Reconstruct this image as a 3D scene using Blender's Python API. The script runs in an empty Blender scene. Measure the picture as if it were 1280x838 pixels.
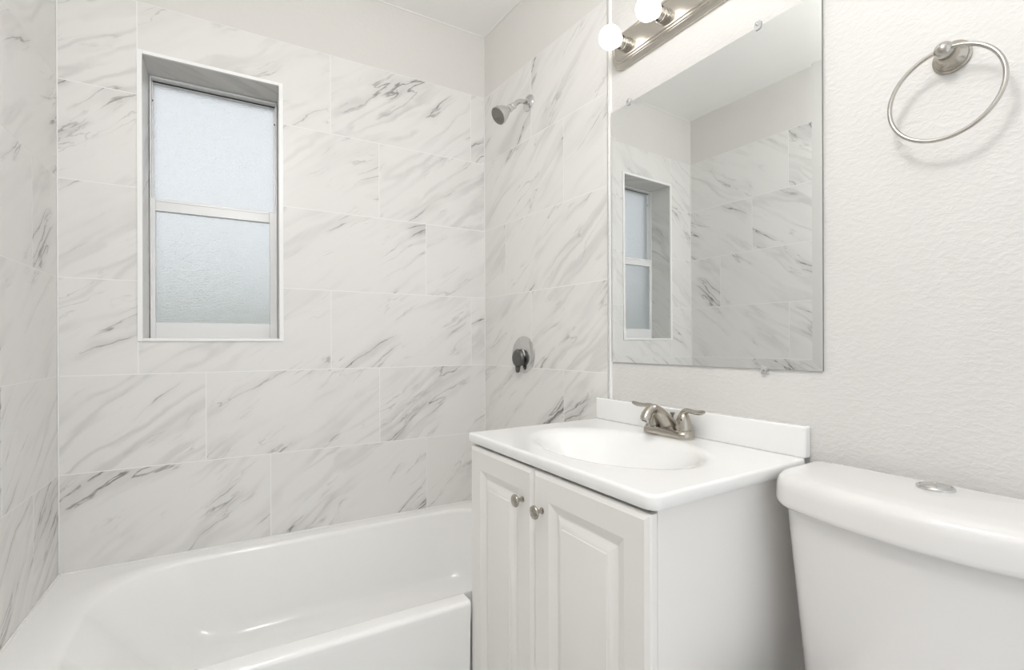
import bpy, bmesh, math, random
from mathutils import Vector, Matrix
PI = math.pi
S = bpy.context.scene
COL = S.collection
random.seed(7)

# ------------------------------------------------------------------ camera, world, exposure
CX, CY, CZ, YAW, PITCH, ROLL, FPX, SHY = -1.1749, -1.91032, 1.09572, 34.86423, -0.08374, -0.15082, 591.3585, 11.2487
a, b, c = map(math.radians, (YAW, PITCH, ROLL))
fw = Vector((math.sin(a) * math.cos(b), math.cos(a) * math.cos(b), math.sin(b)))
rt = Vector((math.cos(a), -math.sin(a), 0)); up = rt.cross(fw)
r2 = rt * math.cos(c) + up * math.sin(c); u2 = -rt * math.sin(c) + up * math.cos(c)
cam = bpy.data.cameras.new('camera'); camo = bpy.data.objects.new('camera', cam); COL.objects.link(camo)
M = Matrix((r2, u2, -fw)).transposed().to_4x4(); M.translation = (CX, CY, CZ); camo.matrix_world = M
cam.sensor_width = 36; cam.lens = 36 * FPX / 1280; cam.shift_y = SHY / 1280; cam.clip_start = .02
S.camera = camo

EXPOSURE = 0.65
WORLD_STRENGTH = 0.80
BULB = 2.0
FILL_LAMP = 20.5  # strength of the added, unseen globe that brightens the room
w = bpy.data.worlds.new('world'); S.world = w; w.use_nodes = True
bg = w.node_tree.nodes['Background']; bg.inputs[0].default_value = (.94, .97, 1, 1); bg.inputs[1].default_value = WORLD_STRENGTH
S.view_settings.view_transform = 'Standard'; S.view_settings.look = 'None'
S.view_settings.exposure = EXPOSURE; S.view_settings.gamma = 1; S.view_settings.use_curve_mapping = False
S.cycles.max_bounces = 14; S.cycles.diffuse_bounces = 8; S.cycles.glossy_bounces = 6; S.cycles.transmission_bounces = 10
S.cycles.sample_clamp_indirect = 6

# ------------------------------------------------------------------ materials
class NT:
    def __init__(s, name):
        s.m = bpy.data.materials.new(name); s.m.use_nodes = True
        s.t = s.m.node_tree; s.p = s.t.nodes['Principled BSDF']; s.out = s.t.nodes['Material Output']
    def n(s, typ, **kw):
        nd = s.t.nodes.new(typ)
        for k, v in kw.items():
            if k.startswith('i_'): 
                key = k[2:]; key = int(key) if key.isdigit() else key
                s.set(nd.inputs[key], v)
            else: setattr(nd, k, v)
        return nd
    def set(s, inp, v):
        if hasattr(v, 'is_linked') or isinstance(v, bpy.types.NodeSocket): s.t.links.new(v, inp)
        else: inp.default_value = v
    def math(s, op, x, y=0.0, clamp=False):
        nd = s.t.nodes.new('ShaderNodeMath'); nd.operation = op; nd.use_clamp = clamp
        s.set(nd.inputs[0], x); s.set(nd.inputs[1], y); return nd.outputs[0]
    def step(s, x, lo, hi, t0=0.0, t1=1.0):
        nd = s.n('ShaderNodeMapRange', interpolation_type='SMOOTHSTEP')
        s.set(nd.inputs[0], x); s.set(nd.inputs[1], lo); s.set(nd.inputs[2], hi); s.set(nd.inputs[3], t0); s.set(nd.inputs[4], t1)
        return nd.outputs[0]
    def noise(s, vec, scale, detail=3, rough=.55, dist=0):
        nd = s.n('ShaderNodeTexNoise'); s.set(nd.inputs['Vector'], vec)
        nd.inputs['Scale'].default_value = scale; nd.inputs['Detail'].default_value = detail
        nd.inputs['Roughness'].default_value = rough; nd.inputs['Distortion'].default_value = dist
        return nd
    def bump(s, h, strength, dist=.001):
        nd = s.n('ShaderNodeBump'); nd.inputs['Strength'].default_value = strength; nd.inputs['Distance'].default_value = dist
        s.t.links.new(h, nd.inputs['Height']); s.t.links.new(nd.outputs[0], s.p.inputs['Normal'])
    def P(s, **kw):
        for k, v in kw.items(): s.set(s.p.inputs[k.replace('_', ' ')], v)
        return s

def lin(r, g, b):
    f = lambda v: (v / 255 / 12.92) if v <= 10 else ((v / 255 + .055) / 1.055) ** 2.4
    return (f(r), f(g), f(b), 1)

def plain(name, col, rough=.4, metal=0, coat=0, spec=.5, var=.012):
    t = NT(name)
    tc = t.n('ShaderNodeTexCoord')
    ns = t.noise(tc.outputs['Object'], 6, 3)
    mx = t.n('ShaderNodeMix', data_type='RGBA', blend_type='MULTIPLY'); mx.inputs['Factor'].default_value = 1
    mx.inputs['A'].default_value = col
    t.set(mx.inputs['B'], t.step(ns.outputs[0], .3, .7, 1 - var, 1))
    t.P(Base_Color=mx.outputs['Result'], Roughness=rough, Metallic=metal, Coat_Weight=coat, Specular_IOR_Level=spec)
    return t

def paint(name, col, scale, strength, rough=.55):
    t = plain(name, col, rough)
    tc = t.n('ShaderNodeTexCoord')
    mp = t.n('ShaderNodeMapping'); t.set(mp.inputs[0], tc.outputs['Object']); mp.inputs['Scale'].default_value = (1, .8, 1.35)
    n1 = t.noise(mp.outputs[0], scale, 3, .55, .3)
    h = t.step(n1.outputs[0], .36, .68)
    t.bump(h, strength, .0016)
    return t.m

M_WALL = paint('painted_wall', (.68, .67, .655, 1), 92, .34)
M_UPPER = paint('painted_upper_wall', (.70, .686, .66, 1), 60, .15)
M_CEIL = paint('ceiling_paint', (.90, .895, .88, 1), 50, .12)
M_GROUT = plain('white_grout', (.845, .84, .825, 1), .7).m
M_CAULK = plain('white_caulk', (.88, .875, .86, 1), .45).m
M_ALU = plain('white_metal_edge', (.72, .72, .71, 1), .25, .6).m
M_TRIM = plain('white_trim', (.88, .88, .87, 1), .3).m
M_PORC = plain('white_porcelain', (.77, .762, .755, 1), .09, coat=.4, var=.004).m
M_TUB = plain('white_enamel', (.90, .90, .89, 1), .12, coat=.4, var=.004).m
M_CULT = plain('cultured_marble_white', (.87, .87, .865, 1), .16, coat=.3, var=.006).m
M_CAB = plain('white_cabinet_foil', (.83, .815, .795, 1), .33, var=.006).m
M_CABIN = plain('cabinet_shadow_gap', (.25, .24, .22, 1), .7).m
M_VINYL = plain('window_vinyl', (.84, .845, .85, 1), .3, var=.01).m
M_DARK = plain('dark_rubber', (.03, .028, .025, 1), .6).m
M_CHROME = plain('polished_chrome', (.66, .66, .65, 1), .08, 1).m
M_FACE = plain('grey_spray_face', (.20, .19, .17, 1), .5).m
M_SMUDGE = plain('dark_metal_knob', (.17, .165, .16, 1), .35, 1).m

def brushed(name, col, rough=.28):
    t = plain(name, col, rough, 1, var=.03)
    tc = t.n('ShaderNodeTexCoord'); mp = t.n('ShaderNodeMapping'); t.set(mp.inputs[0], tc.outputs['Object'])
    mp.inputs['Scale'].default_value = (400, 12, 400)
    n1 = t.noise(mp.outputs[0], 1, 2)
    t.bump(n1.outputs[0], .06, .0004)
    return t.m
M_NICKEL = brushed('brushed_nickel', (.47, .44, .39, 1), .22)
M_NICKEL3 = brushed('brushed_nickel_bar', (.60, .565, .51, 1), .24)
M_NICKEL2 = brushed('satin_nickel', (.52, .50, .465, 1), .2)

def mk_mirror():
    t = NT('mirror_silver'); t.P(Base_Color=(.90, .92, .915, 1), Metallic=1.0, Roughness=.0); return t.m
M_MIRROR = mk_mirror()
M_MEDGE = plain('mirror_glass_edge', (.22, .22, .20, 1), .25).m
def mk_clear():
    t = NT('clear_plastic'); t.P(Base_Color=(.95, .95, .95, 1), Roughness=.12, Transmission_Weight=.65, IOR=1.45); return t.m
M_CLEAR = mk_clear()

def mk_bulb():
    t = NT('lit_bulb_glass')
    t.P(Base_Color=(.9, .9, .88, 1), Roughness=.3, Emission_Color=(1, .955, .90, 1), Emission_Strength=BULB); return t.m
M_BULB = mk_bulb()

def mk_frost(name):
    t = NT(name)
    tc = t.n('ShaderNodeTexCoord')
    n1 = t.noise(tc.outputs['Object'], 230, 2, .6, .3)
    n2 = t.noise(tc.outputs['Object'], 34, 2, .6, .2)
    h = t.math('ADD', n1.outputs[0], t.math('MULTIPLY', n2.outputs[0], .22))
    t.P(Base_Color=(.785, .80, .81, 1), Roughness=.40, Transmission_Weight=1.0, IOR=1.42)
    t.bump(h, .9, .004)
    return t.m
M_FROST = mk_frost('obscure_glass')

def mk_marble():
    t = NT('marble_tile')
    uv = t.n('ShaderNodeUVMap'); uv.uv_map = 'UVMap'
    P0 = uv.outputs[0]
    # domain warp
    def warp(vec, sc, amt, det=2):
        n = t.noise(vec, sc, det, .5)
        s1 = t.n('ShaderNodeVectorMath', operation='SUBTRACT'); t.set(s1.inputs[0], n.outputs['Color']); s1.inputs[1].default_value = (.5, .5, .5)
        s2 = t.n('ShaderNodeVectorMath', operation='SCALE'); t.set(s2.inputs[0], s1.outputs[0]); s2.inputs['Scale'].default_value = amt
        s3 = t.n('ShaderNodeVectorMath', operation='ADD'); t.set(s3.inputs[0], vec); t.set(s3.inputs[1], s2.outputs[0])
        return s3.outputs[0]
    W = warp(warp(warp(P0, 2.6, .11), 13, .016, 3), 45, .005, 2)
    rot = t.n('ShaderNodeMapping', vector_type='POINT'); t.set(rot.inputs[0], W); rot.inputs['Rotation'].default_value = (0, 0, math.radians(-36))
    sc = t.n('ShaderNodeMapping', vector_type='POINT'); t.set(sc.inputs[0], rot.outputs[0]); sc.inputs['Scale'].default_value = (.11, 1, 1)
    V = sc.outputs[0]
    def ridge(scale, wdt, off, det=2):
        mp = t.n('ShaderNodeMapping'); t.set(mp.inputs[0], V); mp.inputs['Location'].default_value = (off, off * .7, 0)
        n = t.noise(mp.outputs[0], scale, det, .5)
        d = t.math('ABSOLUTE', t.math('SUBTRACT', n.outputs[0], .5))
        return t.step(d, 0, wdt, 1, 0), n
    def mask(scale, lo, hi, off):
        mp = t.n('ShaderNodeMapping'); t.set(mp.inputs[0], rot.outputs[0]); mp.inputs['Location'].default_value = (off, -off, 0); mp.inputs['Scale'].default_value = (.45, 1, 1)
        n = t.noise(mp.outputs[0], scale, 3, .6)
        return t.step(n.outputs[0], lo, hi)
    thin, _ = ridge(7.5, .0115, 3.1, 5)
    thin2, _ = ridge(14, .015, 9.7, 5)
    mid, _ = ridge(7.5, .10, 3.1, 4)
    mid2, _ = ridge(12, .085, 15.3)
    m1 = mask(4.5, .49, .64, 1.3); m2 = mask(7, .50, .70, 5.2); m3 = mask(3.6, .42, .66, 8.8)
    cl = t.noise(V, 5.5, 4, .6)
    cloud = t.step(cl.outputs[0], .48, .78)
    d = t.math('MULTIPLY', t.math('MULTIPLY', thin, m1), .70)
    d = t.math('ADD', d, t.math('MULTIPLY', t.math('MULTIPLY', thin2, m2), .40))
    d = t.math('ADD', d, t.math('MULTIPLY', t.math('MULTIPLY', mid, m1), .17))
    d = t.math('ADD', d, t.math('MULTIPLY', t.math('MULTIPLY', mid2, m3), .20))
    d = t.math('ADD', d, t.math('MULTIPLY', cloud, .10), True)
    mx = t.n('ShaderNodeMix', data_type='RGBA'); t.set(mx.inputs['Factor'], d)
    mx.inputs['A'].default_value = (.765, .755, .74, 1); mx.inputs['B'].default_value = (.20, .19, .18, 1)
    t.P(Base_Color=mx.outputs['Result'], Roughness=.30, Specular_IOR_Level=.3)
    return t.m
M_MARBLE = mk_marble()

def mk_floor():
    t = NT('grey_floor_tile'); tc = t.n('ShaderNodeTexCoord')
    br = t.n('ShaderNodeTexBrick'); t.set(br.inputs['Vector'], tc.outputs['Object'])
    br.inputs['Color1'].default_value = (.62, .61, .59, 1); br.inputs['Color2'].default_value = (.66, .65, .63, 1); br.inputs['Mortar'].default_value = (.5, .49, .47, 1)
    br.inputs['Scale'].default_value = 1.0; br.inputs['Brick Width'].default_value = .6; br.inputs['Row Height'].default_value = .3; br.inputs['Mortar Size'].default_value = .004
    t.P(Base_Color=br.outputs[0], Roughness=.4); return t.m
M_FLOOR = mk_floor()
def mk_leaf(name, c1, c2):
    t = NT(name); tc = t.n('ShaderNodeTexCoord'); n = t.noise(tc.outputs['Object'], 14, 4)
    mx = t.n('ShaderNodeMix', data_type='RGBA'); t.set(mx.inputs['Factor'], t.step(n.outputs[0], .35, .65)); mx.inputs['A'].default_value = c1; mx.inputs['B'].default_value = c2
    t.P(Base_Color=mx.outputs['Result'], Roughness=.7); return t.m
M_LEAF = mk_leaf('hedge_leaves', (.22, .25, .17, 1), (.42, .44, .34, 1))
M_GROUND = mk_leaf('outdoor_ground', (.30, .30, .28, 1), (.42, .41, .38, 1))

# ------------------------------------------------------------------ helpers
def tag(o, label=None, cat=None, group=None, kind=None):
    if label: o['label'] = label
    if cat: o['category'] = cat
    if group: o['group'] = group
    if kind: o['kind'] = kind
    return o

def obj(name, bm, mats, parent=None, smooth=35, bevel=0, segs=3, weighted=True):
    if not isinstance(mats, (list, tuple)): mats = [mats]
    bmesh.ops.recalc_face_normals(bm, faces=bm.faces)
    me = bpy.data.meshes.new(name); bm.to_mesh(me); bm.free()
    for m in mats: me.materials.append(m)
    if smooth:
        for p in me.polygons: p.use_smooth = True
        me.set_sharp_from_angle(angle=math.radians(smooth))
    o = bpy.data.objects.new(name, me); COL.objects.link(o)
    if bevel:
        md = o.modifiers.new('bevel', 'BEVEL'); md.width = bevel; md.segments = segs; md.limit_method = 'ANGLE'; md.angle_limit = math.radians(40)
        md.harden_normals = True
    if parent: o.parent = parent
    return o

def thing(name, label, cat, loc=(0, 0, 0), rotz=0, group=None):
    o = bpy.data.objects.new(name, None); COL.objects.link(o); o.location = loc; o.rotation_euler = (0, 0, rotz)
    o.empty_display_size = .05
    return tag(o, label, cat, group)

def struct(name, bm, mats, parent=None, **kw):
    o = obj(name, bm, mats, parent, **kw)
    if not parent: o['kind'] = 'structure'
    return o

def box(bm, lo, hi, mi=0):
    vs = [bm.verts.new((x, y, z)) for x in (lo[0], hi[0]) for y in (lo[1], hi[1]) for z in (lo[2], hi[2])]
    for f in ((0, 1, 3, 2), (4, 6, 7, 5), (0, 4, 5, 1), (2, 3, 7, 6), (0, 2, 6, 4), (1, 5, 7, 3)):
        fc = bm.faces.new([vs[i] for i in f]); fc.material_index = mi
    return vs
def B(lo, hi):
    bm = bmesh.new(); box(bm, lo, hi); return bm

def loft(bm, rings, cap0=True, cap1=True, mi=0, closed=True):
    R = [[bm.verts.new(p) for p in r] for r in rings]
    n = len(R[0])
    for i in range(len(R) - 1):
        for j in range(n if closed else n - 1):
            k = (j + 1) % n
            f = bm.faces.new((R[i][j], R[i][k], R[i + 1][k], R[i + 1][j])); f.material_index = mi
    if cap0: bm.faces.new(R[0][::-1]).material_index = mi
    if cap1: bm.faces.new(R[-1]).material_index = mi
    return R

def frame_from(d, hint=Vector((0, 0, 1))):
    d = d.normalized()
    if abs(d.dot(hint)) > .95: hint = Vector((1, 0, 0))
    u = d.cross(hint).normalized(); v = u.cross(d).normalized()
    return u, v

def lathe(bm, prof, origin, axis, n=32, mi=0, cap0=True, cap1=True):
    axis = Vector(axis).normalized(); u, v = frame_from(axis); o = Vector(origin)
    rings = []
    for r, h in prof:
        r = max(r, 1e-5)
        rings.append([o + axis * h + (u * math.cos(2 * PI * k / n) + v * math.sin(2 * PI * k / n)) * r for k in range(n)])
    return loft(bm, rings, cap0, cap1, mi)

def sweep(bm, pts, rad, n=16, closed=False, squash=None, mi=0):
    pts = [Vector(p) for p in pts]; m = len(pts)
    if not hasattr(rad, '__len__'): rad = [rad] * m
    rings = []; u = None
    for i in range(m):
        if closed: d = pts[(i + 1) % m] - pts[i - 1]
        else: d = pts[min(i + 1, m - 1)] - pts[max(i - 1, 0)]
        d.normalize()
        if u is None: u, v = frame_from(d)
        else:
            u = (u - d * u.dot(d)).normalized(); v = d.cross(u).normalized()
        su, sv = squash[i] if squash else (1, 1)
        rings.append([pts[i] + (u * math.cos(2 * PI * k / n) * su + v * math.sin(2 * PI * k / n) * sv) * rad[i] for k in range(n)])
    if closed: rings.append(rings[0]); R = None
    if closed:
        V = [[bm.verts.new(p) for p in r] for r in rings[:-1]]
        for i in range(m):
            for j in range(n):
                bm.faces.new((V[i][j], V[i][(j + 1) % n], V[(i + 1) % m][(j + 1) % n], V[(i + 1) % m][j]))
    else: loft(bm, rings, mi=mi)

def bez(p0, p1, p2, p3, n=12):
    p0, p1, p2, p3 = map(Vector, (p0, p1, p2, p3)); out = []
    for i in range(n + 1):
        t = i / n; q = 1 - t
        out.append(p0 * q ** 3 + p1 * 3 * q * q * t + p2 * 3 * q * t * t + p3 * t ** 3)
    return out

def rrect(x0, x1, y0, y1, r, nc=8, ns=10):
    """rounded rectangle, constant vertex count, counter-clockwise"""
    if not hasattr(r, '__len__'): r = [r] * 4          # (x1,y1),(x0,y1),(x0,y0),(x1,y0)
    C4 = [(x1, y1, 0), (x0, y1, 90), (x0, y0, 180), (x1, y0, 270)]
    pts = []; arcs = []
    for (cx, cy, a0), rr in zip(C4, r):
        sx = -1 if cx == x1 else 1; sy = -1 if cy == y1 else 1
        ox, oy = cx + sx * rr, cy + sy * rr
        arcs.append([(ox + rr * math.cos(math.radians(a0 + 90 * i / nc)), oy + rr * math.sin(math.radians(a0 + 90 * i / nc))) for i in range(nc + 1)])
    for i in range(4):
        pts += arcs[i]
        p, q = arcs[i][-1], arcs[(i + 1) % 4][0]
        pts += [(p[0] + (q[0] - p[0]) * k / ns, p[1] + (q[1] - p[1]) * k / ns) for k in range(1, ns)]
    return pts

# ------------------------------------------------------------------ room shell
# the old house is not square: every wall has its own frame (origin, turn about z); local x runs along the back
# wall, local -y runs along the side walls towards the viewer
class Frame:
    def __init__(s, o, deg): s.o = Vector(o); s.a = math.radians(deg); s.M = Matrix.Translation(s.o) @ Matrix.Rotation(s.a, 4, 'Z')
    def p(s, x, y, z): return s.M @ Vector((x, y, z))
    def put(s, o, x, y, z): o.location = s.p(x, y, z); o.rotation_euler = (0, 0, s.a); return o
PHI, PSI, MYAW = -5.43285, -4.45903, 3.02817
L, H = 1.5, 2.54325
BK = Frame((0, 0, 0), PHI)
LF = Frame((-L, -L * math.tan(math.radians(PHI)), 0), PSI)
PW = Frame((-.03039, -1.45392, 0), -MYAW)
VN = Frame((.0019, -.74888, 0), -MYAW)
LB = L / math.cos(math.radians(PHI))          # length of the back wall
ZT, TP = .364, .31533                       # tub rim, tile pitch
TILE_TOP = ZT + 6 * TP
TE = -.7902                                  # where the tile ends on the side walls
WX0, WX1, WZ0, WZ1 = -1.2925, -.8715, 1.1135, 2.0830   # window opening
TW = .6165

def tiles(bm, to3, u0, u1, joints, uvl, hole=None, g=.0015, lift=0.0, rows=range(-1, 6)):
    """quads of 12x24 inch tile, one per tile, a hair proud of the grout; to3(u, v, out) -> point"""
    def quad(a0, a1, b0, b1, off):
        if a1 - a0 < .004 or b1 - b0 < .004: return
        q = [(a0, b0), (a1, b0), (a1, b1), (a0, b1)]
        top = [bm.verts.new(to3(u, v, lift)) for u, v in q]; bot = [bm.verts.new(to3(u, v, -.0012)) for u, v in q]
        f = bm.faces.new(top); f.material_index = 1
        for lp, (u, v) in zip(f.loops, q): lp[uvl].uv = (u + off[0], v + off[1])
        for i in range(4):
            f = bm.faces.new((top[i], bot[i], bot[(i + 1) % 4], top[(i + 1) % 4])); f.material_index = 1
            for lp in f.loops: lp[uvl].uv = (q[i][0] + off[0], q[i][1] + off[1])
    for k in rows:
        z0, z1 = max(ZT + k * TP + g, 0.0), ZT + (k + 1) * TP - g
        j = joints[k % len(joints)]
        s = j + TW * math.floor((u0 - j) / TW)
        while s < u1 - .001:
            off = (random.uniform(0, 90), random.uniform(0, 90))
            a0, a1 = max(s + g, u0), min(s + TW - g, u1)
            if a1 > a0:
                if hole and a0 < hole[1] and a1 > hole[0] and z0 < hole[3] and z1 > hole[2]:
                    hx0, hx1, hz0, hz1 = hole
                    quad(a0, min(a1, hx0), z0, z1, off); quad(max(a0, hx1), a1, z0, z1, off)
                    m0, m1 = max(a0, hx0), min(a1, hx1)
                    quad(m0, m1, z0, min(z1, hz0), off); quad(m0, m1, max(z0, hz1), z1, off)
                else: quad(a0, a1, z0, z1, off)
            s += TW

TH = .14
G = .0005                                     # grout lies this far behind the tile face
def struct_raw(name, bm, mats, fr=None):
    me = bpy.data.meshes.new(name); bm.to_mesh(me); bm.free()
    for m in mats: me.materials.append(m)
    o = bpy.data.objects.new(name, me); COL.objects.link(o); o['kind'] = 'structure'
    if fr: fr.put(o, 0, 0, 0)
    return o
# back wall (with the window recess)
bm = bmesh.new(); uvl = bm.loops.layers.uv.new('UVMap')
for lo, hi in (((-LB - .25, G, 0), (WX0 - .0015, .22, TILE_TOP)), ((WX1 + .0015, G, 0), (.25, .22, TILE_TOP)),
               ((WX0 - .0015, G, 0), (WX1 + .0015, .22, WZ0 - .0015)), ((WX0 - .0015, G, WZ1 + .0015), (WX1 + .0015, .22, TILE_TOP))):
    box(bm, lo, hi, 0)
box(bm, (-LB - .25, .0006, TILE_TOP), (.25, .22, H + .05), 2)
tiles(bm, lambda u, v, o: (u, -o, v), -LB, 0, [-.2890, -.4945, -.0705], uvl, (WX0, WX1, WZ0, WZ1))
rd = .15                                      # tiled reveals of the recess
for q in ([(WX0, 0, WZ1), (WX1, 0, WZ1), (WX1, rd, WZ1), (WX0, rd, WZ1)], [(WX0, 0, WZ0), (WX1, 0, WZ0), (WX1, rd, WZ0), (WX0, rd, WZ0)],
          [(WX0, 0, WZ0), (WX0, 0, WZ1), (WX0, rd, WZ1), (WX0, rd, WZ0)], [(WX1, 0, WZ0), (WX1, 0, WZ1), (WX1, rd, WZ1), (WX1, rd, WZ0)]):
    side = abs(q[0][0] - q[1][0]) < 1e-9
    f = bm.faces.new([bm.verts.new(p) for p in q]); f.material_index = 1
    off = random.uniform(0, 50)
    for lp, p in zip(f.loops, q): lp[uvl].uv = (p[1] + off, p[2]) if side else (p[0] + off, p[1] + off)
struct_raw('wall_back', bm, [M_GROUT, M_MARBLE, M_UPPER], BK)
# right wall: tiled by the tub, painted beyond
bm = bmesh.new(); uvl = bm.loops.layers.uv.new('UVMap')
box(bm, (G, TE, 0), (TH, .05, TILE_TOP), 0)
box(bm, (.0006, TE, TILE_TOP), (TH, .05, H + .05), 2)
tiles(bm, lambda u, v, o: (-o, -u, v), 0, -TE, [.1756, .5640, .3655], uvl)
vs = box(bm, (0, -1.75, 0), (TH, (TE + 1.45392) / math.cos(math.radians(MYAW)), H + .05), 3)
for v in vs: v.co = PW.M @ v.co
struct_raw('wall_right', bm, [M_GROUT, M_MARBLE, M_UPPER, M_WALL])
# left wall
bm = bmesh.new(); uvl = bm.loops.layers.uv.new('UVMap')
box(bm, (-TH, TE, 0), (-G, .05, TILE_TOP), 0)
box(bm, (-TH, -3.2, 0), (0, TE, H + .05), 3); box(bm, (-TH, TE, TILE_TOP), (-.0006, .05, H + .05), 2)
tiles(bm, lambda u, v, o: (o, u, v), TE, 0, [-.2124, -.4177, -.0080], uvl)
struct_raw('wall_left', bm, [M_GROUT, M_MARBLE, M_UPPER, M_WALL], LF)
struct('floor', B((-2.1, -3.1, -.1), (.3, .36, 0)), M_FLOOR, smooth=0)
struct('ceiling', B((-2.1, -3.1, H), (.3, .40, H + .12)), M_CEIL, smooth=0)
# caulk beads in the corners and edge trims of the tile
def bead(name, lo, hi, m=M_CAULK, bev=.0012, fr=None):
    o = struct(name, B(lo, hi), m, bevel=bev, segs=2)
    if fr: fr.put(o, 0, 0, 0)
    return o
bead('trim_1', (.0002, -.0035, ZT), (.0035, .001, H), fr=LF)
bead('trim_2', (-.0035, -.0040, ZT), (-.0002, -.0005, H))
bead('trim_3', (-.0045, TE - .0085, 0), (.012, TE, TILE_TOP), M_ALU, .0015)
bead('trim_4', (-.012, TE - .0085, 0), (.0045, TE, TILE_TOP), M_ALU, .0015, LF)
bead('trim_5', (-LB, -.004, H - .004), (0, 0, H), fr=BK); bead('trim_6', (-.004, TE, H - .004), (0, -.005, H))
bead('trim_7', (-LB + .005, -.0065, ZT - .001), (-.004, -.0003, ZT + .0035), fr=BK)
bead('trim_8', (.0003, -.78, ZT - .001), (.0055, -.009, ZT + .0035), fr=LF)
bead('trim_10', (-.0032, TE - .0155, 0), (.012, TE - .0085, H))
# white edge profile round the window recess
bm = bmesh.new(); tw, tp = .012, .006
box(bm, (WX0 - tw, -tp, WZ0 - tw * .6), (WX0 + .0025, .004, WZ1 + tw * .8)); box(bm, (WX1 - .0025, -tp, WZ0 - tw * .6), (WX1 + tw, .004, WZ1 + tw * .8))
box(bm, (WX0 + .0025, -tp, WZ1 - .0025), (WX1 - .0025, .004, WZ1 + tw * .8)); box(bm, (WX0 + .0025, -tp, WZ0 - tw * .6), (WX1 - .0025, .004, WZ0 + .0025))
BK.put(struct('trim_9', bm, M_TRIM, bevel=.001, segs=2), 0, 0, 0)

# ------------------------------------------------------------------ window: single hung, obscure glass
win = bpy.data.objects.new('window_1', None); COL.objects.link(win); win['kind'] = 'structure'; WO = Vector(((WX0 + WX1) / 2, .15, WZ0)); BK.put(win, *WO)
wi = Matrix.Translation(-WO)
def wpart(name, bm, m, parent=win, **kw):
    bm.transform(wi); return obj(name, bm, m, parent, **kw)
def ring_frame(x0, x1, z0, z1, l, r, bt, tpz, y0, y1):
    bm = bmesh.new()
    box(bm, (x0, y0, z0), (x0 + l, y1, z1)); box(bm, (x1 - r, y0, z0), (x1, y1, z1))
    box(bm, (x0 + l, y0, z0), (x1 - r, y1, z0 + bt)); box(bm, (x0 + l, y0, z1 - tpz), (x1 - r, y1, z1)); return bm
x0, x1, z0, z1 = WX0 + .002, WX1 - .002, WZ0 + .002, WZ1 - .002
MR = 1.612                                                 # meeting rail height
wpart('window_frame', ring_frame(x0, x1, z0, z1, .0045, .0045, .004, .008, .142, .215), M_VINYL, bevel=.001, segs=2)
us = wpart('upper_sash', ring_frame(x0 + .003, x1 - .003, MR - .012, z1 - .006, .004, .007, .026, .008, .170, .190), M_VINYL, bevel=.001, segs=2)
wpart('pane', B((x0 + .0068, .178, MR + .012), (x1 - .0098, .182, z1 - .0135)), M_FROST, us, smooth=0)
ls = wpart('lower_sash', ring_frame(x0 + .003, x1 - .003, z0 + .003, MR + .022, .0125, .024, .058, .046, .146, .169), M_VINYL, bevel=.002, segs=2)
wpart('pane', B((x0 + .0152, .158, z0 + .058), (x1 - .0268, .162, MR - .020)), M_FROST, ls, smooth=0)
bm = bmesh.new(); box(bm, (x0 + .02, .1435, MR + .010), (x1 - .03, .1465, MR + .0155)); wpart('pull_rail', bm, M_VINYL, ls, bevel=.0008, segs=2)
bm = bmesh.new()
for xx in (x0 + .006, x1 - .007): lathe(bm, [(.0028, 0), (.0028, .002), (0, .003)], (xx, .1695, 2.0), (0, -1, 0), 12)
wpart('sash_stop', bm, M_DARK)
bm = bmesh.new()
box(bm, (x0 + .006, .166, z1 - .0125), (x1 - .006, .1695, z1 - .0095))
wpart('weather_strip', bm, M_DARK, us, smooth=0)

# outside: ground and a hedge that show only as a blur through the obscure glass
struct('ground', B((-9, .3, -.25), (9, 14, -.2)), M_GROUND, smooth=0)
rnd = random.Random(4)
bm = bmesh.new(); bmesh.ops.create_grid(bm, x_segments=2, y_segments=2, size=.001); bm.clear()
for i in range(46):
    x = -5.5 + 9 * i / 45; 
    mt = Matrix.Translation((x + rnd.uniform(-.1, .1), 3.4 + rnd.uniform(-.2, .2), .50 + rnd.uniform(-.1, .1))) @ Matrix.Diagonal((.34, .42, .92 + rnd.uniform(-.08, .12), 1))
    bmesh.ops.create_icosphere(bm, subdivisions=3, radius=1, matrix=mt)
for v in bm.verts: v.co += Vector((rnd.gauss(0, .02), rnd.gauss(0, .02), rnd.gauss(0, .025)))
for v in bm.verts: v.co.z = max(v.co.z, -.2)
tag(obj('hedge', bm, M_LEAF), 'green hedge outside, blurred behind the obscure glass of the window', 'hedge')

# ------------------------------------------------------------------ bathtub
bm = bmesh.new(); rings = []
tphi, tpsi = math.tan(math.radians(PHI)), math.tan(math.radians(PSI))
def tubmap(u, d, z):
    """u: -1.5..0 along the back wall, d: 0..0.8 out from it; follows the skew of the walls"""
    k = -u / L
    x = k * (-L + d * tpsi); y = -k * L * tphi - d
    if d > .74:                                # the front rim is cut back where the vanity stands
        t = 0
        if x > -.5005: t = 1
        if -.5105 < x <= -.5005: x = -.5050
        elif -.5005 < x < -.4905: x = -.5035
        y += t * (d - .732 - (d - .74) / .048 * .008)
    return (x, y, z)
def rr(x0, x1, y0, y1, r, z): rings.append([tubmap(x, -y, z) for x, y in rrect(x0, x1, y0, y1, r, 10, 150)])
X0, X1, Y0, Y1 = -L + .0045, -.0045, -.788, -.0045
rr(X0, X1, Y0 + .010, Y1, .004, 0.0)
rr(X0, X1, Y0 + .010, Y1, .004, .05)
rr(X0, X1, Y0 + .004, Y1, .004, .30)
rr(X0, X1, Y0 + .001, Y1, .004, .335)
for i in range(0, 7):
    t = i / 6 * PI / 2; q = 1 - math.cos(t)
    rr(X0, X1, Y0 + .013 * q, Y1, .004, .351 + .013 * math.sin(t))
rr(X0 + .004, X1 - .004, Y0 + .017, Y1 - .004, .01, .364)
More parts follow.
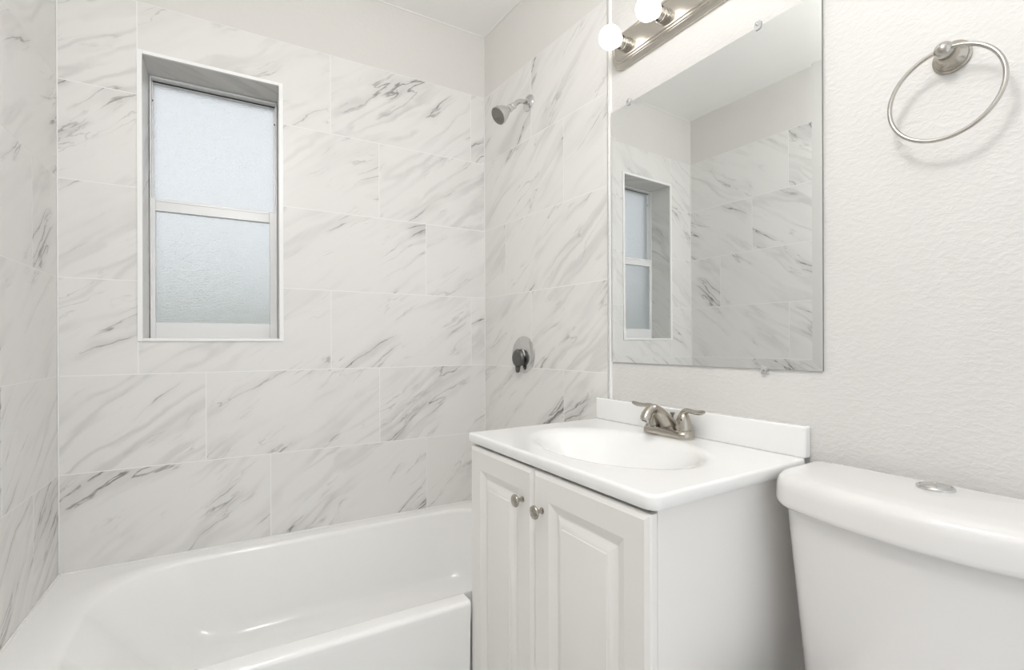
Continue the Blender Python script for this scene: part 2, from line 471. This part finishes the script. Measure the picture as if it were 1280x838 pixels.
ix0, ix1, iy0, iy1 = X0 + .055, X1 - .09, Y0 + .060, Y1 - .066
R0 = [.12, .22, .22, .12]
rr(ix0 - .012, ix1 + .012, iy0 - .012, iy1 + .012, [r + .012 for r in R0], .364)
for i in range(1, 7):
    t = i / 6 * PI / 2
    dx = .016 * math.sin(t)
    rr(ix0 - .012 + dx * 5, ix1 + .012 - dx, iy0 - .012 + dx, iy1 + .012 - dx, [r + .012 - dx * .6 for r in R0], .364 - .018 * (1 - math.cos(t)))
bx0, bx1, by0, by1 = ix0 + .30, ix1 - .06, iy0 + .06, iy1 - .05
def mixr(t, z):
    f = lambda p, q: p + (q - p) * t
    e = .004
    rr(f(ix0 + .068, bx0), f(ix1 - e, bx1), f(iy0 + e, by0), f(iy1 - e, by1), [f(r, q) for r, q in zip(R0, [.13, .17, .17, .13])], z)
for t, z in ((.12, .315), (.3, .25), (.5, .185), (.72, .13), (.88, .105)): mixr(t, z)
rr(bx0 + .01, bx1 - .005, by0 + .01, by1 - .01, [.13, .16, .16, .13], .088)
rr(bx0 + .05, bx1 - .03, by0 + .04, by1 - .04, [.11, .13, .13, .11], .076)
rr(bx0 + .12, bx1 - .08, by0 + .09, by1 - .09, [.07, .08, .08, .07], .072)
loft(bm, rings)
tub = obj('bathtub', bm, M_TUB, smooth=50)
tag(tub, 'white alcove bathtub with broad rolled front rim along the marble wall', 'bathtub')

# ------------------------------------------------------------------ vanity (turned a little off the wall line)
VO = tuple(VN.o)
# local frame: -x runs out of the wall (a), -y runs along the wall to the right (b)
def V3(a_, b_, z_): return (-a_, -b_, z_)
ZC, VD, VW = .8399, .5024, .6794
VROT = VN.a
DT = .0275
vc = thing('vanity_cabinet', 'white two-door vanity cabinet under the sink top, beside the toilet', 'cabinet', VO, VROT)
CA, CB0, CB1 = .480, .006, .6695                         # carcass front, left, right
bm = bmesh.new()
ct = ZC - DT - .0005
box(bm, V3(CA, CB1, .10), V3(.006, CB1 - .016, ct)); box(bm, V3(CA, CB0 + .016, .10), V3(.006, CB0, ct))
box(bm, V3(CA - .002, CB1 - .016, .10), V3(.006, CB0 + .016, .116)); box(bm, V3(.018, CB1 - .016, .116), V3(.006, CB0 + .016, ct))
box(bm, V3(CA - .05, CB1, 0), V3(.006, CB1 - .016, .10)); box(bm, V3(CA - .05, CB0 + .016, 0), V3(.006, CB0, .10))
obj('cabinet_body', bm, M_CAB, vc, bevel=.001, segs=2)
obj('toe_kick', B(V3(CA - .05, CB1 - .016, 0), V3(CA - .065, CB0 + .016, .10)), M_CAB, vc, smooth=0)
bm = bmesh.new(); box(bm, V3(CA - .001, CB1 - .016, ct - .028), V3(CA - .018, CB0 + .016, ct)); box(bm, V3(CA - .001, .334, .116), V3(CA - .018, .316, ct - .028))
obj('face_rail', bm, M_CABIN, vc, smooth=0)
DA = .5005
def door(b0, b1, z0, z1):
    bm = bmesh.new(); a0, a1 = CA + .001, DA
    def ringz(i, aa, r=.0): return [V3(aa, b, z) for b, z in ((b0 + i, z0 + i), (b1 - i, z0 + i), (b1 - i, z1 - i), (b0 + i, z1 - i))]
    prof = [(0, a0), (0, a1 - .007), (.002, a1 - .004), (.0095, a1 - .001), (.011, a1 + 0.0002), (.0125, a1),
            (.058, a1), (.0595, a1 - .0006), (.078, a1 - .0092), (.0795, a1 - .0098), (.0825, a1 - .0098), (.084, a1 - .0088), (.100, a1 - .0026), (.1015, a1 - .0022), (.103, a1 - .0022), (.1045, a1 - .0008), (.106, a1 - .0006)]
    loft(bm, [ringz(i, aa) for i, aa in prof])
    return bm
def knob(b, z):
    bm = bmesh.new()
    lathe(bm, [(.0075, 0), (.0075, .0015), (.0045, .003), (.0042, .013), (.0055, .016)], V3(DA, b, z), (-1, 0, 0), 24)
    return bm
def knob_head(b, z):
    bm = bmesh.new()
    lathe(bm, [(.0045, .0145), (.0115, .017), (.0148, .0195), (.0153, .022), (.014, .0245), (.010, .0265), (.004, .0277), (0, .028)], V3(DA, b, z), (-1, 0, 0), 32)
    return bm
DZ0, DZ1 = .112, ZC - DT - .007
for i, (b0, b1, kb, kz) in enumerate(((.005, .3215, .2800, .7250), (.3240, .6690, .3600, .7215))):
    d = obj('door', door(b0, b1, DZ0, DZ1), M_CAB, vc, smooth=25)
    k = obj('knob', knob_head(kb, kz), M_NICKEL, d); k['label'] = 'round satin nickel knob'
    bm = knob(kb, kz); me = bpy.data.meshes.new('k'); bm.to_mesh(me); bm.free()
    b2 = bmesh.new(); b2.from_mesh(k.data); b2.from_mesh(me); b2.to_mesh(k.data); b2.free(); bpy.data.meshes.remove(me)
    for p in k.data.polygons: p.use_smooth = True
    k.data.set_sharp_from_angle(angle=math.radians(40))

# sink top with an integral oval basin and backsplash
vt = thing('sink_top', 'glossy white sink top with oval basin and low backsplash', 'sink', (VO[0], VO[1], ct + .0005), VROT)
zi = -(ct + .0005)
bm = bmesh.new()
ca, cb, ra, rb = .270, .3415, .165, .236
def perim(inset):
    pts = rrect(-(VD - inset), -.0035, -(VW - inset), -inset, [.002, .002, max(.024 - inset, .006), max(.024 - inset, .006)], 8, 14)
    return pts
base_p = perim(0); N = len(base_p)
ANG = [math.atan2((y + cb) / rb, (x + ca) / ra) for x, y in base_p]
def ov(s, z): return [(-ca + ra * s * math.cos(t), -cb + rb * s * math.sin(t), z + zi) for t in ANG]
def edge_ring(inset, z): return [(x, y, z + zi) for x, y in perim(inset)]
rings = [edge_ring(.012, ZC - DT), edge_ring(.002, ZC - DT + .001), edge_ring(0, ZC - DT + .004), edge_ring(0, ZC - .006), edge_ring(.0015, ZC - .002), edge_ring(.005, ZC), edge_ring(.008, ZC)]
rings += [ov(1.13, ZC), ov(1.11, ZC), ov(1.07, ZC - .0008), ov(1.03, ZC - .0026), ov(.99, ZC - .006), ov(.95, ZC - .012), ov(.89, ZC - .025), ov(.80, ZC - .048), ov(.68, ZC - .076), ov(.52, ZC - .100), ov(.34, ZC - .115), ov(.18, ZC - .121), ov(.11, ZC - .123)]
R = loft(bm, rings, cap0=False, cap1=True)
# close underneath with a shell a little lower
und = [ov(1.05, ZC - DT)] + [ov(s + .05, z - .012) for s, z in ((.96, ZC - .02), (.80, ZC - .055), (.52, ZC - .108), (.11, ZC - .131))]
loft(bm, und, cap0=False, cap1=True)
deck = obj('basin_deck', bm, M_CULT, vt, smooth=40)
# corners of the deck are rounded by the ring; add exact straight corners at the wall with the backsplash
bm = bmesh.new(); bs = [(.0195, 0), (.0195, VW), (-.0045, VW), (-.0045, .056), (.0030, .050), (.0030, 0)]
loft(bm, [[V3(a_, b_, z_ + zi) for a_, b_ in bs] for z_ in (ZC - .0005, ZC + .0705)])
obj('backsplash', bm, M_CULT, vt, bevel=.005, segs=4)
bm = bmesh.new(); lathe(bm, [(.021, 0), (.022, .003), (.017, .0045), (.012, .003), (0, .0035)], V3(ca, cb, ZC - .123 + zi), (0, 0, 1), 32)
obj('drain', bm, M_NICKEL2, vt)

# faucet
FA, FB = .058, .3385
fc = thing('faucet', 'brushed nickel two-handle faucet at the back of the sink', 'faucet', (0, 0, 0), VROT)
c_, s_ = math.cos(VROT), math.sin(VROT)
fc.location = (VO[0] - FA * c_ + FB * s_, VO[1] - FA * s_ - FB * c_, ZC)
def FV(a_, b_, z_): return (-a_, -b_, z_)
bm = bmesh.new()
def stad(hx, hy, z):   # rounded base, long along b
    return [(x, y, z) for x, y in rrect(-hx, hx, -hy, hy, min(hx, hy) * .98, 10, 6)]
loft(bm, [stad(.0265, .0785, .0004), stad(.0272, .079, .002), stad(.0268, .0785, .012), stad(.025, .0765, .018), stad(.021, .072, .0215), stad(.012, .062, .0225)])
obj('base', bm, M_NICKEL, fc, smooth=50)
# spout: broad at the base, arching over the bowl
pts = [FV(-.012, 0, .012)] + bez(FV(-.008, 0, .020), FV(.025, 0, .064), FV(.064, 0, .108), FV(.090, 0, .054), 16)
rad = []; sq = []
for i in range(len(pts)):
    t = i / (len(pts) - 1)
    rad.append(.0135 + .0165 * max(0, 1 - t / .62) ** 1.6 + (.0012 if t > .9 else 0)); sq.append((1.0 + .12 * max(0, 1 - t * 2), .82 + .12 * t))
bm = bmesh.new(); sweep(bm, pts, rad, 24, squash=sq)
sp = obj('spout', bm, M_NICKEL, fc, smooth=60)
e0, e1 = Vector(pts[-2]), Vector(pts[-1]); dd = (e1 - e0).normalized()
bm = bmesh.new(); lathe(bm, [(.0128, -.001), (.0128, .004), (.0118, .006), (.0085, .0062), (.0085, .003), (0, .003)], e1, dd, 28)
obj('aerator', bm, M_NICKEL2, sp)
for sg in (1, -1):
    hb = sg * .051
    bm = bmesh.new()
    lathe(bm, [(.0225, .018), (.0225, .023), (.0195, .0237), (.0195, .0262), (.0222, .0268), (.0215, .032), (.0185, .048), (.015, .060), (.011, .0675), (.005, .071), (0, .0718)], FV(0, hb, 0), (0, 0, 1), 32)
    h = obj('handle', bm, M_NICKEL, fc, smooth=50)
    bm = bmesh.new()
    pl = bez(FV(-.002, hb - sg * .004, .060), FV(.000, hb + sg * .008, .090), FV(.004, hb + sg * .028, .066), FV(.010, hb + sg * .071, .0800), 14)
    rl = [.0105, .0102, .0095, .0086, .0078, .007, .0064, .006, .0058, .0058, .006, .0063, .0065, .0062, .004]
    sweep(bm, pl, rl, 16)
    obj('lever', bm, M_NICKEL, h, smooth=60)
    bm = bmesh.new(); lathe(bm, [(.0022, -.001), (.0022, .0008), (0, .001)], FV(.0162, hb + sg * .006, .052), (-1, -.35 * sg, .25), 12)
    obj('set_screw', bm, M_DARK, h)
bm = bmesh.new(); lathe(bm, [(.0028, .018), (.0026, .052), (.004, .056), (.0072, .0605), (.0075, .0625), (.005, .064), (0, .0642)], FV(-.014, .004, 0), (0, 0, 1), 20)
obj('lift_rod', bm, M_NICKEL2, fc)

# ------------------------------------------------------------------ toilet
TX, TY = -.012, -.2105                      # back plane, centre line (in the painted wall's frame)
tl = thing('toilet', 'white toilet with bowed tank lid and chrome push button, right of the vanity', 'toilet', PW.p(TX, TY, 0), PW.a)
def dring(hw, dep, bow, r, z, back=0.0):
    """plan of the tank: flat back, bowed front, rounded front corners"""
    out = []
    for x, y in rrect(-dep + bow, -back, -hw, hw, [.012, r, r, .012], 10, 16):
        k = (-x - back) / (dep - bow - back)
        out.append((x - bow * k * k * (1 - (y / hw) ** 2), y, z))
    return out
bm = bmesh.new()
rings = []
for z, hw, dep in ((.385, .165, .170), (.392, .178, .182), (.43, .182, .190), (.60, .192, .204), (.74, .202, .213), (.792, .205, .216)):
    rings.append(dring(hw, dep, .040, .040, z, .008))
loft(bm, rings); obj('tank', bm, M_PORC, tl, smooth=50)
bm = bmesh.new(); rings = []
lt, lb = .8440, .7830
for ins, z in ((.012, lb - .001), (.003, lb + .0015), (0, lb + .006), (0, lb + .012), (.0005, lt - .026), (.002, lt - .017), (.0052, lt - .0095), (.0102, lt - .0042), (.0175, lt - .0012), (.026, lt), (.06, lt + .0004), (.085, lt + .0005)):
    rings.append(dring(.2265 - ins, .2335 - ins, .050, .052, z, min(ins, .02)))
loft(bm, rings); lid = obj('tank_lid', bm, M_PORC, tl, smooth=50)
bx, by = -.062, .0005
bm = bmesh.new(); lathe(bm, [(.0265, -.002), (.0265, .003), (.0245, .0052), (.0215, .0052), (.021, .0035)], (bx, by, lt + .0008), (0, 0, 1), 40, cap1=True)
fb = obj('button_bezel', bm, M_CHROME, lid); fb['label'] = 'chrome bezel'
for half_, (t0, t1) in enumerate(((.5, PI * 1.0 - .5 + .55), (PI * 1.0 + .08 + .5 - .5, 0))):
    pass
def halfdisc(t0, t1, r, name):
    bm = bmesh.new(); n = 24
    outl = [(r * math.cos(t0 + (t1 - t0) * k / n), r * math.sin(t0 + (t1 - t0) * k / n)) for k in range(n + 1)]
    loft(bm, [[(bx + x, by + y, lt + .003) for x, y in outl], [(bx + x, by + y, lt + .0056) for x, y in outl], [(bx + x * .95, by + y * .95, lt + .0066) for x, y in outl]])
    return obj(name, bm, M_CHROME, lid, smooth=30)
halfdisc(math.radians(20) + .05, math.radians(200) - .05, .0205, 'flush_button')
halfdisc(math.radians(200) + .05, math.radians(380) - .05, .0205, 'flush_button')
# bowl, seat and pedestal below the frame
def egg(cx_, hl, hw, z, n=40):
    o = []
    for k in range(n):
        t = 2 * PI * k / n; x = math.cos(t); y = math.sin(t)
        o.append((cx_ - x * hl, y * hw * (1 - .12 * x), z))
    return o
bm = bmesh.new()
loft(bm, [egg(-.33, .24, .115, 0), egg(-.33, .24, .112, .02), egg(-.335, .215, .095, .10), egg(-.36, .235, .115, .22), egg(-.40, .275, .165, .33), egg(-.415, .29, .182, .385), egg(-.415, .29, .183, .398), egg(-.415, .24, .14, .398), egg(-.40, .19, .11, .30), egg(-.38, .10, .06, .20)])
obj('bowl', bm, M_PORC, tl, smooth=50)
bm = bmesh.new(); loft(bm, [[(x, y, z) for x, y in rrect(-.24, -.03, -.11, .11, .03, 6, 4)] for z in (.20, .404)]); obj('tank_shelf', bm, M_PORC, tl, smooth=50, bevel=.006)
bm = bmesh.new(); loft(bm, [egg(-.425, .28, .183, .400), egg(-.425, .285, .187, .406), egg(-.425, .285, .187, .412), egg(-.425, .28, .183, .418), egg(-.425, .285, .187, .4185), egg(-.425, .286, .188, .432), egg(-.425, .27, .172, .440), egg(-.425, .15, .10, .443)])
obj('seat', bm, M_PORC, tl, smooth=50)

# ------------------------------------------------------------------ mirror and clips
MY0, MY1, MZ0, MZ1 = .6440, -.0005, 1.0330, 1.8590
mr = thing('mirror', 'frameless rectangular mirror on the wall above the sink', 'mirror', PW.p(-.0008, (MY0 + MY1) / 2, MZ0), PW.a)
mr.rotation_euler = (0, -math.radians(.21), PW.a)         # hangs a touch forward at the top
hy, hz = (MY0 - MY1) / 2, (MZ1 - MZ0) / 2
bm = bmesh.new(); bv = .021
def mrect(i, x): return [(x, -hy + i, i), (x, hy - i, i), (x, hy - i, 2 * hz - i), (x, -hy + i, 2 * hz - i)]
loft(bm, [mrect(0, -.0002), mrect(0, -.0046)], cap0=True, cap1=False, mi=1)
loft(bm, [mrect(0, -.0046), mrect(bv, -.0050)], cap0=False, cap1=True, mi=0)
obj('mirror_glass', bm, [M_MIRROR, M_MEDGE], mr, smooth=0)
def clip(y, z, sg, label):
    o = thing('mirror_clip', label, 'clip', PW.p(-.0032 * max(sg, 0), y, z), PW.a, 'clear clips holding the mirror')
    bm = bmesh.new()
    s = sg
    loft(bm, [[(-.0005, yy, zz * s) for yy, zz in rrect(-.008, .008, .001, .014, .005, 5, 3)], [(-.0065, yy, zz * s) for yy, zz in rrect(-.008, .008, .001, .014, .005, 5, 3)]])
    loft(bm, [[(-.0055, yy, zz * s) for yy, zz in rrect(-.008, .008, -.007, .008, .005, 5, 3)], [(-.0085, yy, zz * s) for yy, zz in rrect(-.008, .008, -.007, .008, .005, 5, 3)]])
    obj('clip_body', bm, M_CLEAR, o, smooth=40)
    bm = bmesh.new(); lathe(bm, [(.0032, 0), (.003, .0012), (.0015, .0018), (0, .0018)], (-.0085, 0, .005 * s), (-1, 0, 0), 16)
    obj('screw', bm, M_NICKEL2, o)
    return o
clip(.1415, MZ1, 1, 'clear plastic clip on the top edge of the mirror near its right corner')
clip(.1290, MZ0, -1, 'clear plastic clip on the bottom edge of the mirror')
clip(.566, MZ1, 1, 'clear plastic clip on the top edge of the mirror near the light bar end')

# ------------------------------------------------------------------ vanity light bar
LY0, LY1, LZ0, LZ1 = .6385, .0245, 1.9790, 2.0990
lbz = (LZ0 + LZ1) / 2
vl = thing('vanity_light', 'brushed nickel light bar with round bulbs above the mirror', 'light', PW.p(0, (LY0 + LY1) / 2, lbz), PW.a)
hy = (LY0 - LY1) / 2; hz = (LZ1 - LZ0) / 2
bm = bmesh.new()
def lr(i, x, r): return [(x, y, z) for y, z in rrect(-hy + i, hy - i, -hz + i, hz - i, r, 10, 12)]
loft(bm, [lr(0, -.0005, .05), lr(0, -.006, .05), lr(.0015, -.009, .049), lr(.010, -.0175, .042), lr(.012, -.0185, .04), lr(.014, -.0185, .04), lr(.0145, -.0205, .04), lr(.016, -.0215, .038), lr(.0195, -.0215, .035), lr(.0205, -.0205, .034), lr(.022, -.0205, .033), lr(.023, -.0225, .032), lr(.025, -.0235, .03), lr(.030, -.0235, .026)])
obj('back_plate', bm, M_NICKEL3, vl, smooth=40)
for k in range(4):
    y = .5640 - k * .1515 - (LY0 + LY1) / 2
    bm = bmesh.new()
    lathe(bm, [(.0225, .022), (.0225, .026), (.0205, .0265), (.0205, .032), (.0215, .0325), (.0215, .038), (.0202, .0385), (.0202, .046), (.0188, .0475), (.0188, .053), (.016, .0535), (.016, .048)], (0, y, -.0), (-1, 0, 0), 32)
    so = obj('socket', bm, M_NICKEL2, vl, smooth=35)
    for an in (35, 155, 275):
        bm = bmesh.new()
        t = math.radians(an); lathe(bm, [(.0035, 0), (.0035, .003), (.001, .004)], (-.050, y + .0175 * math.cos(t), .0175 * math.sin(t)), (0, math.cos(t), math.sin(t)), 12)
        obj('socket_slot', bm, M_DARK, so)
    bm = bmesh.new()
    prof = [(.012, .050), (.0135, .056), (.018, .060)]
    rb_, cxb = .0345, .0890
    for i in range(1, 18):
        t = math.radians(150 - 150 * i / 17); prof.append((rb_ * math.sin(t), cxb + rb_ * -math.cos(PI - t) ))
    lathe(bm, prof, (0, y, 0), (-1, 0, 0), 32)
    obj('bulb', bm, M_BULB, so, smooth=80)['label'] = 'lit white globe bulb'

# ------------------------------------------------------------------ towel ring
RY, RZ = -.2125, 1.6055
tr = thing('towel_ring', 'brushed nickel towel ring on the textured wall above the toilet', 'towel ring', PW.p(0, RY, RZ), PW.a)
bm = bmesh.new()
lathe(bm, [(.0275, .0005), (.0275, .004), (.026, .006), (.0245, .0065), (.024, .010), (.021, .0125), (.0165, .015), (.0135, .021), (.0125, .028), (.0125, .031)], (0, 0, 0), (-1, 0, 0), 40)
obj('rosette', bm, M_NICKEL, tr, smooth=35)
bm = bmesh.new(); prof = [(.0085, .030)]
for i in range(13):
    t = math.radians(40 + 140 * i / 12); prof.append((.0138 * math.sin(t), .042 - .0138 * math.cos(t)))
lathe(bm, prof, (0, 0, 0), (-1, 0, 0), 32)
obj('post_knob', bm, M_NICKEL2, tr, smooth=60)
bm = bmesh.new(); rr_ = .0775
sweep(bm, [(-.045, rr_ * math.sin(2 * PI * k / 72), -rr_ + rr_ * math.cos(2 * PI * k / 72)) for k in range(72)], .0036, 14, closed=True)
obj('ring', bm, M_NICKEL2, tr, smooth=80)

# ------------------------------------------------------------------ shower head
sh = thing('shower_fixture', 'chrome shower head on a bent arm, high on the marble wall', 'shower head', (0, -.3497, 2.0864))
bm = bmesh.new(); lathe(bm, [(.034, 0), (.034, .002), (.031, .006), (.022, .010), (.013, .0125), (.0125, .013)], (0, 0, 0), (-1, 0, 0), 36)
obj('escutcheon', bm, M_CHROME, sh, smooth=40)
bm = bmesh.new()
ap = [Vector((-.004, 0, 0)), Vector((-.022, 0, -.001))] + bez((-.034, 0, -.003), (-.056, 0, -.006), (-.062, 0, -.016), (-.080, 0, -.038), 10)
sweep(bm, ap, .0095, 18)
obj('shower_arm', bm, M_CHROME, sh, smooth=60)
hd = Vector((-.77, .03, -.62)).normalized(); ho = Vector((-.074, 0, -.031))
bm = bmesh.new(); lathe(bm, [(.0125, 0), (.013, .014), (.0115, .016), (.0145, .022), (.0155, .030), (.0135, .036), (.018, .044), (.0285, .066), (.0345, .084), (.036, .092), (.0355, .097), (.033, .099), (.032, .0965)], ho, hd, 40)
hb_ = obj('spray_head', bm, M_CHROME, sh, smooth=35)
bm = bmesh.new(); lathe(bm, [(.0318, .094), (.0318, .0975), (.030, .0985), (0, .0992)], ho, hd, 36)
u_, v_ = frame_from(hd)
for rr0, n in ((.009, 6), (.017, 12), (.025, 18)):
    for k in range(n):
        t = 2 * PI * k / n; lathe(bm, [(.0014, .098), (.0012, .1005), (0, .1008)], ho + (u_ * math.cos(t) + v_ * math.sin(t)) * rr0, hd, 6)
obj('spray_face', bm, M_FACE, hb_, smooth=40)['label'] = 'dark grey spray face with nozzles'

# added fill light, unseen above the viewer: an opal globe on a short stem
cl = thing('added_fill_light', 'added opal globe fill light on a short stem, unseen above the viewer', 'light', (-1.12, -1.62, H))
bm = bmesh.new(); lathe(bm, [(.06, 0), (.06, .012), (.045, .022), (.011, .026), (.010, .15), (.045, .155), (.045, .168)], (0, 0, 0), (0, 0, -1), 40)
obj('stem', bm, M_NICKEL, cl, smooth=40)
bm = bmesh.new(); lathe(bm, [(.145 * math.sin(math.radians(17 + 163 * i / 20)), .300 - .145 * math.cos(math.radians(20 + 160 * i / 20))) for i in range(21)], (0, 0, 0), (0, 0, -1), 40)
t = NT('fill_globe_lit'); t.P(Base_Color=(.9, .9, .88, 1), Roughness=.3, Emission_Color=(1, .985, .965, 1), Emission_Strength=FILL_LAMP)
obj('globe', bm, t.m, cl, smooth=80)

# shower valve
M_PLATE = plain('satin_chrome', (.62, .62, .61, 1), .16, 1).m
sv = thing('shower_valve', 'chrome shower valve plate with dark knob, low on the marble wall', 'valve', (0, -.3090, 1.048))
bm = bmesh.new(); lathe(bm, [(.078, 0), (.078, .002), (.074, .0055), (.060, .009), (.040, .011), (.026, .0125), (.024, .018)], (0, 0, 0), (-1, 0, 0), 48)
obj('escutcheon', bm, M_PLATE, sv, smooth=40)
bm = bmesh.new(); lathe(bm, [(.024, .012), (.030, .016), (.036, .022), (.0375, .030), (.034, .036), (.022, .0395), (0, .0405)], (0, 0, -.014), (-1, 0, 0), 36)
kn = obj('knob', bm, M_SMUDGE, sv, smooth=50); kn['label'] = 'dark round knob'
bm = bmesh.new(); sweep(bm, [(-.027, 0, -.030), (-.030, 0, -.052), (-.031, 0, -.066), (-.031, 0, -.074)], [.013, .011, .009, .006], 14)
obj('lever', bm, M_SMUDGE, kn, smooth=60)
